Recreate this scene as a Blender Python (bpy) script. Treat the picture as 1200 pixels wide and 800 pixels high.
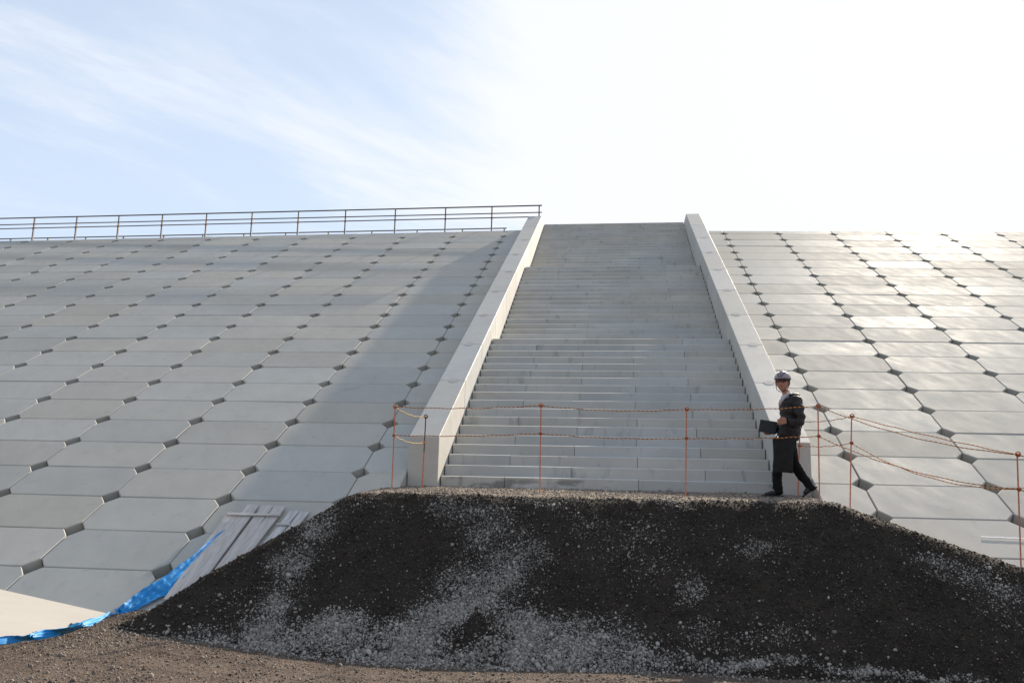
import bpy, bmesh, math, random
import numpy as np
from mathutils import Vector, Matrix
R = math.radians
random.seed(7); rng = np.random.default_rng(11)
for o in list(bpy.data.objects): bpy.data.objects.remove(o)
scene = bpy.context.scene
col = scene.collection

# ------------------------------------------------------------------ camera
CAM = Vector((2.7142, -12.9729, -0.0552)); YAW, PITCH, ROLL, FOC = -0.1268, 0.175, 0.0237, 1000.0
_F = Vector((math.sin(YAW)*math.cos(PITCH), math.cos(YAW)*math.cos(PITCH), math.sin(PITCH)))
_r = Vector((math.cos(YAW), -math.sin(YAW), 0)); _u = _r.cross(_F)
_R = math.cos(ROLL)*_r + math.sin(ROLL)*_u; _U = -math.sin(ROLL)*_r + math.cos(ROLL)*_u
cd = bpy.data.cameras.new('camera'); cam = bpy.data.objects.new('camera', cd); col.objects.link(cam)
cam.matrix_world = Matrix(((_R.x, _U.x, -_F.x, CAM.x), (_R.y, _U.y, -_F.y, CAM.y), (_R.z, _U.z, -_F.z, CAM.z), (0, 0, 0, 1)))
cd.sensor_width = 36; cd.lens = FOC/1200*36; cd.clip_end = 3000; cd.clip_start = .05
scene.camera = cam

# ------------------------------------------------------------------ sun, sky, exposure
SUN = Vector((1.0, 2.4, 1.549)).normalized()
EXPOSURE = 0.62
SKY_STRENGTH = 0.11
CLOUD_AT = (3.3, 1.9, 0)
sl = bpy.data.lights.new('sun', 'SUN'); sl.energy = 5.0; sl.angle = R(.55); sl.color = (1, .88, .72)
so = bpy.data.objects.new('sun', sl); col.objects.link(so); so.rotation_euler = SUN.to_track_quat('Z', 'Y').to_euler(); so.location = (6, 20, 30)
w = bpy.data.worlds.new('World'); scene.world = w; w.use_nodes = True
NT = w.node_tree; nd = NT.nodes; nd.clear()
def N(nt, t, **k):
    n = nt.nodes.new(t)
    for a, b in k.items(): setattr(n, a, b)
    return n
def mth(nt, op, a, b=None, c=None, clamp=False):
    n = nt.nodes.new('ShaderNodeMath'); n.operation = op; n.use_clamp = clamp
    for i, v in enumerate((a, b, c)):
        if v is None: continue
        if isinstance(v, (int, float)): n.inputs[i].default_value = v
        else: nt.links.new(v, n.inputs[i])
    return n.outputs[0]
def mixc(nt, f, a, b, mode='MIX'):
    n = nt.nodes.new('ShaderNodeMix'); n.data_type = 'RGBA'; n.blend_type = mode
    for i, v in ((0, f), (6, a), (7, b)):
        if isinstance(v, (int, float)): n.inputs[i].default_value = v
        elif isinstance(v, tuple): n.inputs[i].default_value = (*v, 1) if len(v) == 3 else v
        else: nt.links.new(v, n.inputs[i])
    return n.outputs[2]
def mapr(nt, v, a, b, c=0., d=1., smooth=True):
    n = nt.nodes.new('ShaderNodeMapRange'); n.interpolation_type = 'SMOOTHSTEP' if smooth else 'LINEAR'
    nt.links.new(v, n.inputs[0])
    for i, q in enumerate((a, b, c, d)): n.inputs[i+1].default_value = q
    return n.outputs[0]
sky = N(NT, 'ShaderNodeTexSky'); sky.sky_type = 'NISHITA'; sky.sun_disc = False
sky.sun_elevation = math.asin(SUN.z); sky.sun_rotation = math.atan2(SUN.x, SUN.y)
sky.air_density = 1.0; sky.dust_density = 0.6; sky.ozone_density = 2.0
tc = N(NT, 'ShaderNodeTexCoord')
dt = N(NT, 'ShaderNodeVectorMath', operation='DOT_PRODUCT'); NT.links.new(tc.outputs['Generated'], dt.inputs[0]); dt.inputs[1].default_value = SUN
# clouds lie on a flat layer overhead: direction divided by its height
sp = N(NT, 'ShaderNodeSeparateXYZ'); NT.links.new(tc.outputs['Generated'], sp.inputs[0])
zz = mth(NT, 'MAXIMUM', mth(NT, 'ADD', sp.outputs[2], .12), .04)
cmb = N(NT, 'ShaderNodeCombineXYZ'); NT.links.new(mth(NT, 'DIVIDE', sp.outputs[0], zz), cmb.inputs[0]); NT.links.new(mth(NT, 'DIVIDE', sp.outputs[1], zz), cmb.inputs[1])
mp = N(NT, 'ShaderNodeMapping'); NT.links.new(cmb.outputs[0], mp.inputs[0]); mp.inputs['Rotation'].default_value = (0, 0, R(-54))
mp2 = N(NT, 'ShaderNodeMapping'); NT.links.new(mp.outputs[0], mp2.inputs[0]); mp2.inputs['Scale'].default_value = (.70, 1.5, 1); mp2.inputs['Location'].default_value = CLOUD_AT
n1 = N(NT, 'ShaderNodeTexNoise'); NT.links.new(mp2.outputs[0], n1.inputs['Vector']); n1.inputs['Scale'].default_value = 1.3; n1.inputs['Detail'].default_value = 9; n1.inputs['Roughness'].default_value = .63; n1.inputs['Distortion'].default_value = .35
near = mapr(NT, dt.outputs['Value'], .62, .97)
thr = mth(NT, 'ADD', n1.outputs['Fac'], mth(NT, 'MULTIPLY', near, .13)); thr = mth(NT, 'ADD', thr, mth(NT, 'MULTIPLY', mapr(NT, dt.outputs['Value'], .82, .97, 0., 1., True), .34))
cloud = mapr(NT, thr, .47, .82)
halo = mth(NT, 'POWER', mth(NT, 'MAXIMUM', 0.), 10.)
cl_b = mth(NT, 'MULTIPLY', mth(NT, 'ADD', 6.1, mth(NT, 'MULTIPLY', halo, 8.)), mapr(NT, dt.outputs['Value'], -.2, .55, .45, 1.))
cc = N(NT, 'ShaderNodeCombineColor')
for i, g in enumerate((.97, .985, 1.03)): NT.links.new(mth(NT, 'MULTIPLY', cl_b, g), cc.inputs[i])
# thin high veil whitens the low sky
veil = mapr(NT, sp.outputs[2], .60, .05, .62, .93)
skyb = N(NT, 'ShaderNodeVectorMath', operation='SCALE'); hs = N(NT, 'ShaderNodeHueSaturation'); hs.inputs['Saturation'].default_value = .55; NT.links.new(sky.outputs[0], hs.inputs['Color']); NT.links.new(hs.outputs[0], skyb.inputs[0]); skyb.inputs['Scale'].default_value = .9
base = mixc(NT, mth(NT, 'MULTIPLY', veil, mapr(NT, dt.outputs['Value'], -.1, .6)), skyb.outputs[0], (4.1, 4.95, 6.2))
mixs = mixc(NT, mth(NT, 'MULTIPLY', cloud, .90), base, cc.outputs[0])
bg = N(NT, 'ShaderNodeBackground'); NT.links.new(mixs, bg.inputs[0]); bg.inputs[1].default_value = SKY_STRENGTH
wo = N(NT, 'ShaderNodeOutputWorld'); NT.links.new(bg.outputs[0], wo.inputs[0])
vs = scene.view_settings; vs.view_transform = 'Standard'; vs.look = 'None'; vs.gamma = 1; vs.use_curve_mapping = False; vs.exposure = EXPOSURE
scene.render.engine = 'CYCLES'
scene.cycles.max_bounces = 6

# ------------------------------------------------------------------ helpers
def at(px, py, P0, n):
    """point where the line of sight of a photo pixel (1200x800) meets a plane"""
    d = _F + _R*((px-600)/FOC) - _U*((py-400)/FOC); P0 = Vector(P0); n = Vector(n)
    return CAM + d*((P0-CAM).dot(n)/d.dot(n))
def tag(o, label=None, cat=None, group=None, kind=None):
    if label: o['label'] = label
    if cat: o['category'] = cat
    if group: o['group'] = group
    if kind: o['kind'] = kind
    return o
def empty(name, loc=(0, 0, 0)):
    o = bpy.data.objects.new(name, None); o.location = loc; o.empty_display_size = .2; col.objects.link(o); return o
def link(name, me, mat=None, parent=None, smooth=False):
    o = bpy.data.objects.new(name, me); col.objects.link(o)
    if mat is not None and not me.materials: me.materials.append(mat)
    if parent is not None:
        o.parent = parent; o.location = -Vector(parent.location)
    if smooth: me.shade_smooth()
    return o
class MB:
    def __init__(s): s.v = []; s.f = []; s.uv = []
    def add(s, vs_, fs, uvs=None):
        b = len(s.v); s.v += [tuple(v) for v in vs_]; s.f += [tuple(i+b for i in f) for f in fs]
        if uvs is not None: s.uv += list(uvs)
    def box(s, x0, x1, y0, y1, z0, z1):
        s.add([(x0,y0,z0),(x1,y0,z0),(x1,y1,z0),(x0,y1,z0),(x0,y0,z1),(x1,y0,z1),(x1,y1,z1),(x0,y1,z1)],
              [(0,3,2,1),(4,5,6,7),(0,1,5,4),(1,2,6,5),(2,3,7,6),(3,0,4,7)])
    def tube(s, pts, r, k=8, caps=True, per=None):
        pts = [Vector(p) for p in pts]; n = len(pts); rs = r if isinstance(r, (list, tuple)) else [r]*n
        V = []; U = []; L = 0; up = None
        for i, p in enumerate(pts):
            t = (pts[min(i+1, n-1)] - pts[max(i-1, 0)]).normalized()
            if up is None: up = Vector((0, 0, 1)) if abs(t.z) < .9 else Vector((1, 0, 0))
            a = t.cross(up).normalized(); b = a.cross(t).normalized(); up = b
            if i: L += (p - pts[i-1]).length
            for j in range(k):
                th = 2*math.pi*j/k; V.append(p + (a*math.cos(th) + b*math.sin(th))*rs[i]); U.append((L, j/k))
        F = []; UV = []
        for i in range(n-1):
            for j in range(k):
                q = (i*k+j, i*k+(j+1) % k, (i+1)*k+(j+1) % k, (i+1)*k+j); F.append(q)
                UV += [(U[q[0]][0], j/k), (U[q[1]][0], (j+1)/k), (U[q[2]][0], (j+1)/k), (U[q[3]][0], j/k)]
        if caps:
            F.append(tuple(range(k-1, -1, -1))); UV += [(0, 0)]*k
            F.append(tuple(range((n-1)*k, n*k))); UV += [(L, 0)]*k
        s.add(V, F, UV)
    def build(s, name, mat, parent=None, smooth=False, bevel=0, solid=0):
        me = bpy.data.meshes.new(name); me.from_pydata(s.v, [], s.f)
        if s.uv and len(s.uv) == sum(len(f) for f in s.f):
            u = me.uv_layers.new(name='UVMap'); u.data.foreach_set('uv', np.array(s.uv, dtype=np.float32).ravel())
        me.validate(); me.update()
        if bevel:
            bm = bmesh.new(); bm.from_mesh(me)
            bmesh.ops.bevel(bm, geom=[e for e in bm.edges if len(e.link_faces) == 2 and e.calc_face_angle(0) > .5], offset=bevel, segments=1, affect='EDGES', profile=.5)
            bm.to_mesh(me); bm.free()
        return link(name, me, mat, parent, smooth)
_perm = rng.random((256, 256))
def vnoise(x, y):
    xi = np.floor(x).astype(int); yi = np.floor(y).astype(int); fx = x-xi; fy = y-yi
    fx = fx*fx*(3-2*fx); fy = fy*fy*(3-2*fy)
    g = lambda a, b: _perm[a % 256, b % 256]
    return (g(xi, yi)*(1-fx)+g(xi+1, yi)*fx)*(1-fy) + (g(xi, yi+1)*(1-fx)+g(xi+1, yi+1)*fx)*fy
def fbm(x, y, o=4):
    x = np.asarray(x, float); y = np.asarray(y, float); s = 0; a = .5; t = 0
    for i in range(o):
        s = s + a*vnoise(x*2**i+17.3*i, y*2**i+5.1*i); t += a; a *= .5
    return s/t-.5
def mat(name, colr=(.5, .5, .5), rough=.8, spec=.5, metal=0.):
    m = bpy.data.materials.new(name); m.use_nodes = True; b = m.node_tree.nodes['Principled BSDF']
    b.inputs['Base Color'].default_value = (*colr, 1); b.inputs['Roughness'].default_value = rough
    b.inputs['Specular IOR Level'].default_value = spec; b.inputs['Metallic'].default_value = metal
    return m, m.node_tree, b
def noise(nt, vec, scale, detail=4, rough=.5, dist=0.):
    n = nt.nodes.new('ShaderNodeTexNoise'); nt.links.new(vec, n.inputs['Vector'])
    n.inputs['Scale'].default_value = scale; n.inputs['Detail'].default_value = detail; n.inputs['Roughness'].default_value = rough; n.inputs['Distortion'].default_value = dist
    return n.outputs['Fac']
def scaled(nt, vec, s, rot=(0, 0, 0)):
    m = nt.nodes.new('ShaderNodeMapping'); nt.links.new(vec, m.inputs[0]); m.inputs['Scale'].default_value = s; m.inputs['Rotation'].default_value = rot
    return m.outputs[0]
def bump(nt, b, h, strength=.3, dist=.01):
    n = nt.nodes.new('ShaderNodeBump'); n.inputs['Strength'].default_value = strength; n.inputs['Distance'].default_value = dist
    nt.links.new(h, n.inputs['Height']); nt.links.new(n.outputs[0], b.inputs['Normal'])
def geo(nt):
    return nt.nodes.new('ShaderNodeNewGeometry')

# ------------------------------------------------------------------ materials
def concrete(name, c, var=.10, tint=.06, rough=.75, spec=.35, per=False, streak=(1.2, 9, 9), stain=.0, bmp=.25, rot=(0, 0, 0), damp=False):
    m, nt, b = mat(name, c, rough, spec); g = geo(nt); pos = g.outputs['Position']
    f1 = noise(nt, pos, 1.1, 5, .6, .3); f2 = noise(nt, scaled(nt, scaled(nt, pos, (1, 1, 1), rot), streak), 1.6, 5, .6); f3 = noise(nt, pos, 60, 3, .6)
    v = mth(nt, 'ADD', mth(nt, 'MULTIPLY', mth(nt, 'SUBTRACT', f1, .5), var*2.6), mth(nt, 'MULTIPLY', mth(nt, 'SUBTRACT', f2, .5), var*1.9))
    v = mth(nt, 'ADD', v, mth(nt, 'MULTIPLY', mth(nt, 'SUBTRACT', f3, .5), var*1.2))
    v = mth(nt, 'ADD', v, 1.0)
    colr = (*c, 1)
    rr = rough
    if per:
        oi = nt.nodes.new('ShaderNodeObjectInfo')
        rnd = mth(nt, 'FRACT', mth(nt, 'ADD', oi.outputs['Random'], g.outputs['Random Per Island']))
        rnd2 = mth(nt, 'FRACT', mth(nt, 'MULTIPLY', rnd, 7.31))
        v = mth(nt, 'MULTIPLY', v, mapr(nt, rnd, 0, 1, 1-tint, 1+tint, False))
        warm = tuple(q*s for q, s in zip(c, (1.03, 1.0, .955))); cool = tuple(q*s for q, s in zip(c, (.98, 1.0, 1.02)))
        colr = mixc(nt, rnd2, cool, warm)
        ru = nt.nodes.new('ShaderNodeMath'); ru.operation = 'ADD'; nt.links.new(mapr(nt, rnd2, 0, 1, rough-.05, rough+.05, False), ru.inputs[0])
        nt.links.new(mth(nt, 'MULTIPLY', mth(nt, 'SUBTRACT', f2, .5), .35), ru.inputs[1]); nt.links.new(ru.outputs[0], b.inputs['Roughness'])
    if stain:
        s = noise(nt, scaled(nt, pos, (3., 3., .8)), 1.7, 6, .65, .4)
        v = mth(nt, 'MULTIPLY', v, mapr(nt, s, .56, .72, 1., 1-stain))
    if damp:   # damp, dirty band left on the lowest riser
        sz = nt.nodes.new('ShaderNodeSeparateXYZ'); nt.links.new(pos, sz.inputs[0])
        low = mapr(nt, sz.outputs[2], .19, .12); bl = noise(nt, scaled(nt, pos, (1.1, 1, 3.)), 1.5, 5, .6)
        v = mth(nt, 'MULTIPLY', v, mth(nt, 'SUBTRACT', 1., mth(nt, 'MULTIPLY', mth(nt, 'MULTIPLY', low, mapr(nt, bl, .50, .62)), .5)))
    vm = nt.nodes.new('ShaderNodeVectorMath'); vm.operation = 'SCALE'
    if isinstance(colr, tuple): vm.inputs[0].default_value = c
    else: nt.links.new(colr, vm.inputs[0])
    nt.links.new(v, vm.inputs['Scale']); nt.links.new(vm.outputs[0], b.inputs['Base Color'])
    bump(nt, b, mth(nt, 'ADD', noise(nt, pos, 160, 3, .7), mth(nt, 'MULTIPLY', f2, .8)), bmp, .004)
    return m
M = {}
M['panel'] = concrete('panel_concrete', (.50, .485, .445), var=.10, tint=.07, rough=.71, spec=.13, per=True, streak=(3, 1.2, 1.2), rot=(0, 0, R(-33)), stain=.10)
M['backing'] = concrete('backing_concrete', (.38, .37, .35), rough=.9)
M['step'] = concrete('step_concrete', (.54, .535, .515), var=.13, tint=.06, rough=.75, spec=.2, per=True, streak=(1, 6, 3), stain=.26, damp=True)
M['parapet'] = concrete('parapet_concrete', (.56, .55, .52), var=.10, tint=.06, rough=.65, per=True, streak=(3, 3, 3), stain=.12)
M['cap'] = concrete('crest_concrete', (.45, .44, .42), rough=.7)
M['apron'] = concrete('apron_concrete', (.46, .435, .39), var=.10, rough=.8, streak=(1, 4, 1))

def soil(name, cols, scale=1., bs=.8, grit=None):
    m, nt, b = mat(name, cols[0], .95, .15); g = geo(nt); pos = g.outputs['Position']
    f = noise(nt, pos, 3*scale, 6, .65, .2); f2 = noise(nt, pos, 45*scale, 5, .75)
    c = mixc(nt, mapr(nt, f, .35, .65), cols[0], cols[1]); c = mixc(nt, mapr(nt, f2, .52, .72), c, cols[2])
    vo = nt.nodes.new('ShaderNodeTexVoronoi'); nt.links.new(pos, vo.inputs['Vector']); vo.inputs['Scale'].default_value = 62
    sel = mth(nt, 'GREATER_THAN', N_sep(nt, vo.outputs['Color']), .80 if not grit else .82)
    if grit:
        at_ = nt.nodes.new('ShaderNodeAttribute'); at_.attribute_name = 'grit'
        k = mapr(nt, mth(nt, 'ADD', mth(nt, 'MULTIPLY', at_.outputs['Fac'], .75), mth(nt, 'MULTIPLY', f2, .35)), .25, .9)
        c = mixc(nt, k, c, grit)
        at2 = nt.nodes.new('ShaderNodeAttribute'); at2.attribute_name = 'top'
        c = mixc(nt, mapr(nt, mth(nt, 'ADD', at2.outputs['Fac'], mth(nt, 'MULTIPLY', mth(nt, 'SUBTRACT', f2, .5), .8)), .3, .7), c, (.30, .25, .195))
        sel = mth(nt, 'MULTIPLY', sel, mth(nt, 'ADD', .22, mth(nt, 'MULTIPLY', at_.outputs['Fac'], .6)))
    c = mixc(nt, mth(nt, 'MULTIPLY', sel, mapr(nt, vo.outputs['Distance'], .45, .2)), c, cols[3])
    nt.links.new(c, b.inputs['Base Color'])
    bump(nt, b, mth(nt, 'ADD', f2, mth(nt, 'MULTIPLY', noise(nt, pos, 14*scale, 4, .6), 1.5)), bs, .02)
    return m
def N_sep(nt, c):
    s = nt.nodes.new('ShaderNodeSeparateColor'); nt.links.new(c, s.inputs[0]); return s.outputs[0]
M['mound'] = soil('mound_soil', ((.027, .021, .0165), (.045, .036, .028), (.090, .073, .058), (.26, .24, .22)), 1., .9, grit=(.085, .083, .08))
M['ground'] = soil('ground_soil', ((.078, .056, .043), (.125, .095, .074), (.19, .155, .13), (.36, .32, .29)), .7, .8)
def stone_mat(name, dark, light):
    m, nt, b = mat(name, dark, .85, .25); g = geo(nt)
    a = nt.nodes.new('ShaderNodeAttribute'); a.attribute_name = 'tone'
    c = mixc(nt, a.outputs['Fac'], dark, light); nt.links.new(c, b.inputs['Base Color'])
    return m
M['stone'] = stone_mat('gravel_stone', (.12, .104, .09), (.52, .485, .44))
M['crumb'] = stone_mat('soil_crumb', (.021, .0165, .013), (.12, .096, .075))
M['pebble'] = stone_mat('brown_pebble', (.06, .042, .032), (.44, .38, .33))
def simple(name, c, rough=.6, spec=.4, metal=0., nz=.15, sc=20, bmp=0.):
    m, nt, b = mat(name, c, rough, spec, metal); g = geo(nt)
    f = noise(nt, g.outputs['Position'], sc, 4, .6); v = mapr(nt, f, .3, .7, 1-nz, 1+nz, False)
    vm = nt.nodes.new('ShaderNodeVectorMath'); vm.operation = 'SCALE'; vm.inputs[0].default_value = c; nt.links.new(v, vm.inputs['Scale'])
    nt.links.new(vm.outputs[0], b.inputs['Base Color'])
    if bmp: bump(nt, b, f, bmp, .01)
    return m
M['rail'] = simple('rail_steel', (.13, .115, .11), .5, .5, .3)
M['clamp'] = simple('red_primer_clamp', (.30, .07, .05), .6)
M['stake'] = simple('orange_painted_steel', (.62, .20, .11), .5, .5, 0, .25, 30)
M['stake_rust_shade'] = simple('shaded_rusty_steel', (.13, .07, .045), .8, .3, 0, .4, 40)  # dark stake top: rust, with its shade put into the colour
M['tarp'] = simple('blue_tarpaulin', (.02, .29, .70), .58, .4, 0, .2, 9, .35)
M['white_strip'] = simple('white_strip', (.85, .86, .9), .6)
m, nt, b = mat('weathered_timber', (.3, .27, .25), .85, .2); g = geo(nt); tcn = nt.nodes.new('ShaderNodeTexCoord')
f = noise(nt, scaled(nt, tcn.outputs['Object'], (14, 1.6, 14)), 2., 7, .7, .5); oi = nt.nodes.new('ShaderNodeObjectInfo')
c = mixc(nt, mapr(nt, f, .3, .7), (.44, .42, .41), (.70, .69, .68)); c = mixc(nt, mth(nt, 'MULTIPLY', oi.outputs['Random'], .45), c, (.55, .46, .39)); nt.links.new(c, b.inputs['Base Color']); bump(nt, b, f, .5, .004); M['wood'] = m
def rope_mat(name, ca, cb, n=26.):
    m, nt, b = mat(name, ca, .7, .3); uv = nt.nodes.new('ShaderNodeUVMap'); s = nt.nodes.new('ShaderNodeSeparateXYZ'); nt.links.new(uv.outputs[0], s.inputs[0])
    q = mth(nt, 'FRACT', mth(nt, 'ADD', mth(nt, 'MULTIPLY', s.outputs[0], n), s.outputs[1]))
    nt.links.new(mixc(nt, mth(nt, 'GREATER_THAN', q, .56), ca, cb), b.inputs['Base Color']); return m
M['tiger'] = rope_mat('orange_black_rope', (.80, .30, .07), (.10, .045, .025), 17.)
M['yellow_rope'] = rope_mat('yellow_rope', (.62, .46, .20), (.50, .33, .12), 17.)
M['jacket'] = simple('dark_nylon', (.027, .024, .025), .6, .35, 0, .35, 18, .6)
M['trousers'] = simple('black_cloth', (.008, .008, .010), .85, .2, 0, .3, 14, .4)
M['shoe'] = simple('black_leather', (.010, .010, .011), .4, .5)
M['shirt'] = simple('pale_shirt', (.55, .52, .54), .8)
M['skin'] = simple('skin', (.50, .25, .17), .55, .4, 0, .06, 30)
M['hair'] = simple('black_hair', (.012, .009, .008), .5, .5)
M['helmet'] = simple('white_helmet_shell', (.36, .30, .32), .28, .5, 0, .05)
M['helmet_dark'] = simple('maroon_helmet_trim', (.05, .02, .03), .4, .5)
M['lens'] = simple('dark_glasses', (.02, .015, .015), .15, .6)
M['folder'] = simple('black_folder', (.014, .016, .018), .5, .4)
M['bag'] = simple('black_bag_nylon', (.016, .0165, .017), .7, .25, 0, .25, 12, .5)

# ------------------------------------------------------------------ ground and mound (terrain)
W = 5.0
def smin(a, b, k):
    h = np.clip(.5+.5*(b-a)/k, 0, 1); return b*(1-h)+a*h - k*h*(1-h)
def h_ground(x, y):
    d = np.hypot(x-2, y+6)
    f = np.exp(-(d/14)**2)
    return -1.755 + .045*np.clip((x-1)/2, 0, 1) + .115*np.clip((.3-x)/2.2, 0, 1) + .05*fbm(x*.5, y*.5, 3)*f + .030*fbm(x*3, y*3, 4)*f + .016*fbm(x*14, y*14, 3)*f + .05*np.clip(-(x+1.2)/2, 0, 1)*np.clip((y+5.6)/1.5, 0, 1) + .11*np.exp(-((x+2.65)/.42)**2-((y+3.45)/.45)**2)*(1+.8*fbm(x*4, y*4, 3))
def h_mound(x, y):
    x = np.asarray(x, float); y = np.asarray(y, float)
    top = .012+.055*y - .33*np.maximum(x-5.35, 0) - .03*np.clip((x-5)/1, 0, 1)
    front = -.1+.71*(y+2.0+.08*fbm(x*.7, y*.3+9, 3)) + .07*fbm(x*.9+4, y*.9, 3)
    left = -.02+.74*(x+.62)+.03*(y+1.92) + .10*fbm(x*1.3+40, y*1.3, 3)
    h = smin(smin(top, front, .09), left, .10)
    e_ = np.exp(-((y+2.0)/.35)**2)
    return h + (.020+.035*e_)*fbm(x*5+3, y*5, 4) + .03*e_*fbm(x*1.6+60, y*1.2, 2) + .014*fbm(x*19, y*19, 3)
def h_all(x, y): return np.maximum(h_ground(x, y), h_mound(x, y))
def grid_mesh(name, xs, ys, hf, material, keep=None):
    X, Y = np.meshgrid(xs, ys); Z = hf(X, Y); n, m_ = len(xs), len(ys)
    V = np.stack([X, Y, Z], -1).reshape(-1, 3)
    I = np.arange(n*m_).reshape(m_, n); F = np.stack([I[:-1, :-1], I[:-1, 1:], I[1:, 1:], I[1:, :-1]], -1).reshape(-1, 4)
    if keep is not None:
        k = keep(V)[F].any(1); F = F[k]
    me = bpy.data.meshes.new(name); me.from_pydata(V.tolist(), [], F.tolist()); me.update(); me.materials.append(material); me.shade_smooth()
    return me, V
def axis(a, b, st, far):
    c = np.arange(a, b, st); o = []; d = st*2; q = 0
    while q < far: q += d; o.append(q); d *= 1.5
    o = np.array(o); return np.concatenate([(a-o)[::-1], c, c[-1]+o])
me, _ = grid_mesh('ground', axis(-6, 9, .045, 400), axis(-8.3, -2.4, .045, 400), h_ground, M['ground'])
ground = bpy.data.objects.new('ground', me); col.objects.link(ground); tag(ground, 'brown earth and gravel ground in front of the mound', 'ground', kind='structure')
# light gravel drifts, given as (photo x, y, radius px across, radius px down, weight), stored on the soil as a real colour pattern
FP0, FN = (0, -2.0, -.1), (0, -.71, 1)
DR = [(545,598,42,18,.42),(575,625,42,26,.45),(600,655,36,28,.62),(570,690,48,34,.95),(530,715,42,24,.9),(480,745,70,24,.95),(400,745,60,26,.9),(330,755,55,22,.95),(262,748,45,18,.55),
      (620,745,60,30,.9),(690,750,55,30,.85),(640,772,90,14,1.),(480,772,120,12,1.),(720,770,60,16,.8),(372,620,20,18,.65),(350,655,24,24,.7),(325,700,28,28,.68),(305,735,36,22,.7),(270,700,18,14,.2),
      (690,612,35,16,.25),(740,640,60,40,.22),(810,690,22,18,.5),(820,738,24,16,.4),(885,645,30,12,.42),(900,748,60,16,.28),(870,776,90,8,.65),(1000,784,120,7,.7),(1140,678,42,14,.5),(1180,700,36,18,.55),(1110,660,30,12,.45),(790,590,26,10,.3),(640,590,40,8,.35),(430,590,30,10,.2),(770,775,40,14,.55),(1000,700,20,20,.12)]
HOLE = [(560,742,26,20),(430,690,30,22),(680,700,30,30)]
_dr = []
for (px, py, rx, ry, wt) in DR:
    c0 = at(px, py, FP0, FN); c1 = at(px+rx, py, FP0, FN); c2 = at(px, py+ry, FP0, FN); _dr.append((c0.x, c0.y, abs(c1.x-c0.x), abs(c2.y-c0.y), wt))
_ho = []
for (px, py, rx, ry) in HOLE:
    c0 = at(px, py, FP0, FN); c1 = at(px+rx, py, FP0, FN); c2 = at(px, py+ry, FP0, FN); _ho.append((c0.x, c0.y, abs(c1.x-c0.x), abs(c2.y-c0.y)))
def drift(x, y):
    wx = x+.30*fbm(x*2.2+7, y*2.2, 4); wy = y+.40*fbm(x*2.2+70, y*2.2, 4); s = np.zeros_like(x)
    for a, b_, rx, ry, wt in _dr: s = np.maximum(s, wt*np.exp(-(((wx-a)/rx)**2+((wy-b_)/ry)**2)*.8))
    for a, b_, rx, ry in _ho: s = s*(1-.85*np.exp(-(((wx-a)/rx)**2+((wy-b_)/ry)**2)))
    return np.clip(s*(1+1.3*fbm(x*4, y*4+30, 4)), 0, 1)
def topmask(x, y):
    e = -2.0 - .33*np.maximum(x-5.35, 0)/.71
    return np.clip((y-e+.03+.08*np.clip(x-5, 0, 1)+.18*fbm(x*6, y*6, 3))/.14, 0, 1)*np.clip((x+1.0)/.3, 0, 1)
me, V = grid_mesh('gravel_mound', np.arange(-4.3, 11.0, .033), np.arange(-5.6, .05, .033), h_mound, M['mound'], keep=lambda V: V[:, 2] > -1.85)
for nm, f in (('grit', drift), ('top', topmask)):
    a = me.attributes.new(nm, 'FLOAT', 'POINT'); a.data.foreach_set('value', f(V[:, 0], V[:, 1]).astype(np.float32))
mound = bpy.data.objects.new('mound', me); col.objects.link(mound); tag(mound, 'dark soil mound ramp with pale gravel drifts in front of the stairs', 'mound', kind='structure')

_bm = bmesh.new(); bmesh.ops.create_icosphere(_bm, subdivisions=1, radius=1); ICV = np.array([v.co[:] for v in _bm.verts]); ICF = np.array([[v.index for v in f.verts] for f in _bm.faces]); _bm.free()
def stones(name, P, S, tone, material, label, catg):
    n = len(P); k = len(ICV)
    q = rng.normal(size=(n, 4)); q /= np.linalg.norm(q, axis=1)[:, None]; a, b_, c, d = q.T
    Rm = np.stack([np.stack([1-2*(c*c+d*d), 2*(b_*c-a*d), 2*(b_*d+a*c)], -1), np.stack([2*(b_*c+a*d), 1-2*(b_*b_+d*d), 2*(c*d-a*b_)], -1), np.stack([2*(b_*d-a*c), 2*(c*d+a*b_), 1-2*(b_*b_+c*c)], -1)], 1)
    sc = S[:, None]*rng.uniform(.5, 1.25, (n, 3))
    V = ICV[None]*rng.uniform(.70, 1.25, (n, k, 1))*sc[:, None, :]
    V = np.einsum('nij,nkj->nki', Rm, V) + P[:, None, :]
    F = (ICF[None]+(np.arange(n)*k)[:, None, None]).reshape(-1, 3)
    me = bpy.data.meshes.new(name); me.vertices.add(n*k); me.vertices.foreach_set('co', V.astype(np.float32).ravel())
    me.loops.add(F.size); me.loops.foreach_set('vertex_index', F.astype(np.int32).ravel())
    me.polygons.add(len(F)); me.polygons.foreach_set('loop_start', np.arange(0, F.size, 3, dtype=np.int32)); me.update(calc_edges=True)
    at_ = me.attributes.new('tone', 'FLOAT', 'POINT'); at_.data.foreach_set('value', np.repeat(tone, k).astype(np.float32))
    me.materials.append(material); o = bpy.data.objects.new(name, me); col.objects.link(o); return tag(o, label, catg, kind='stuff')
def scatter(n, x0, x1, y0, y1, dens):
    x = rng.uniform(x0, x1, n); y = rng.uniform(y0, y1, n); k = rng.random(n) < dens(x, y); return x[k], y[k]
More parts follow.
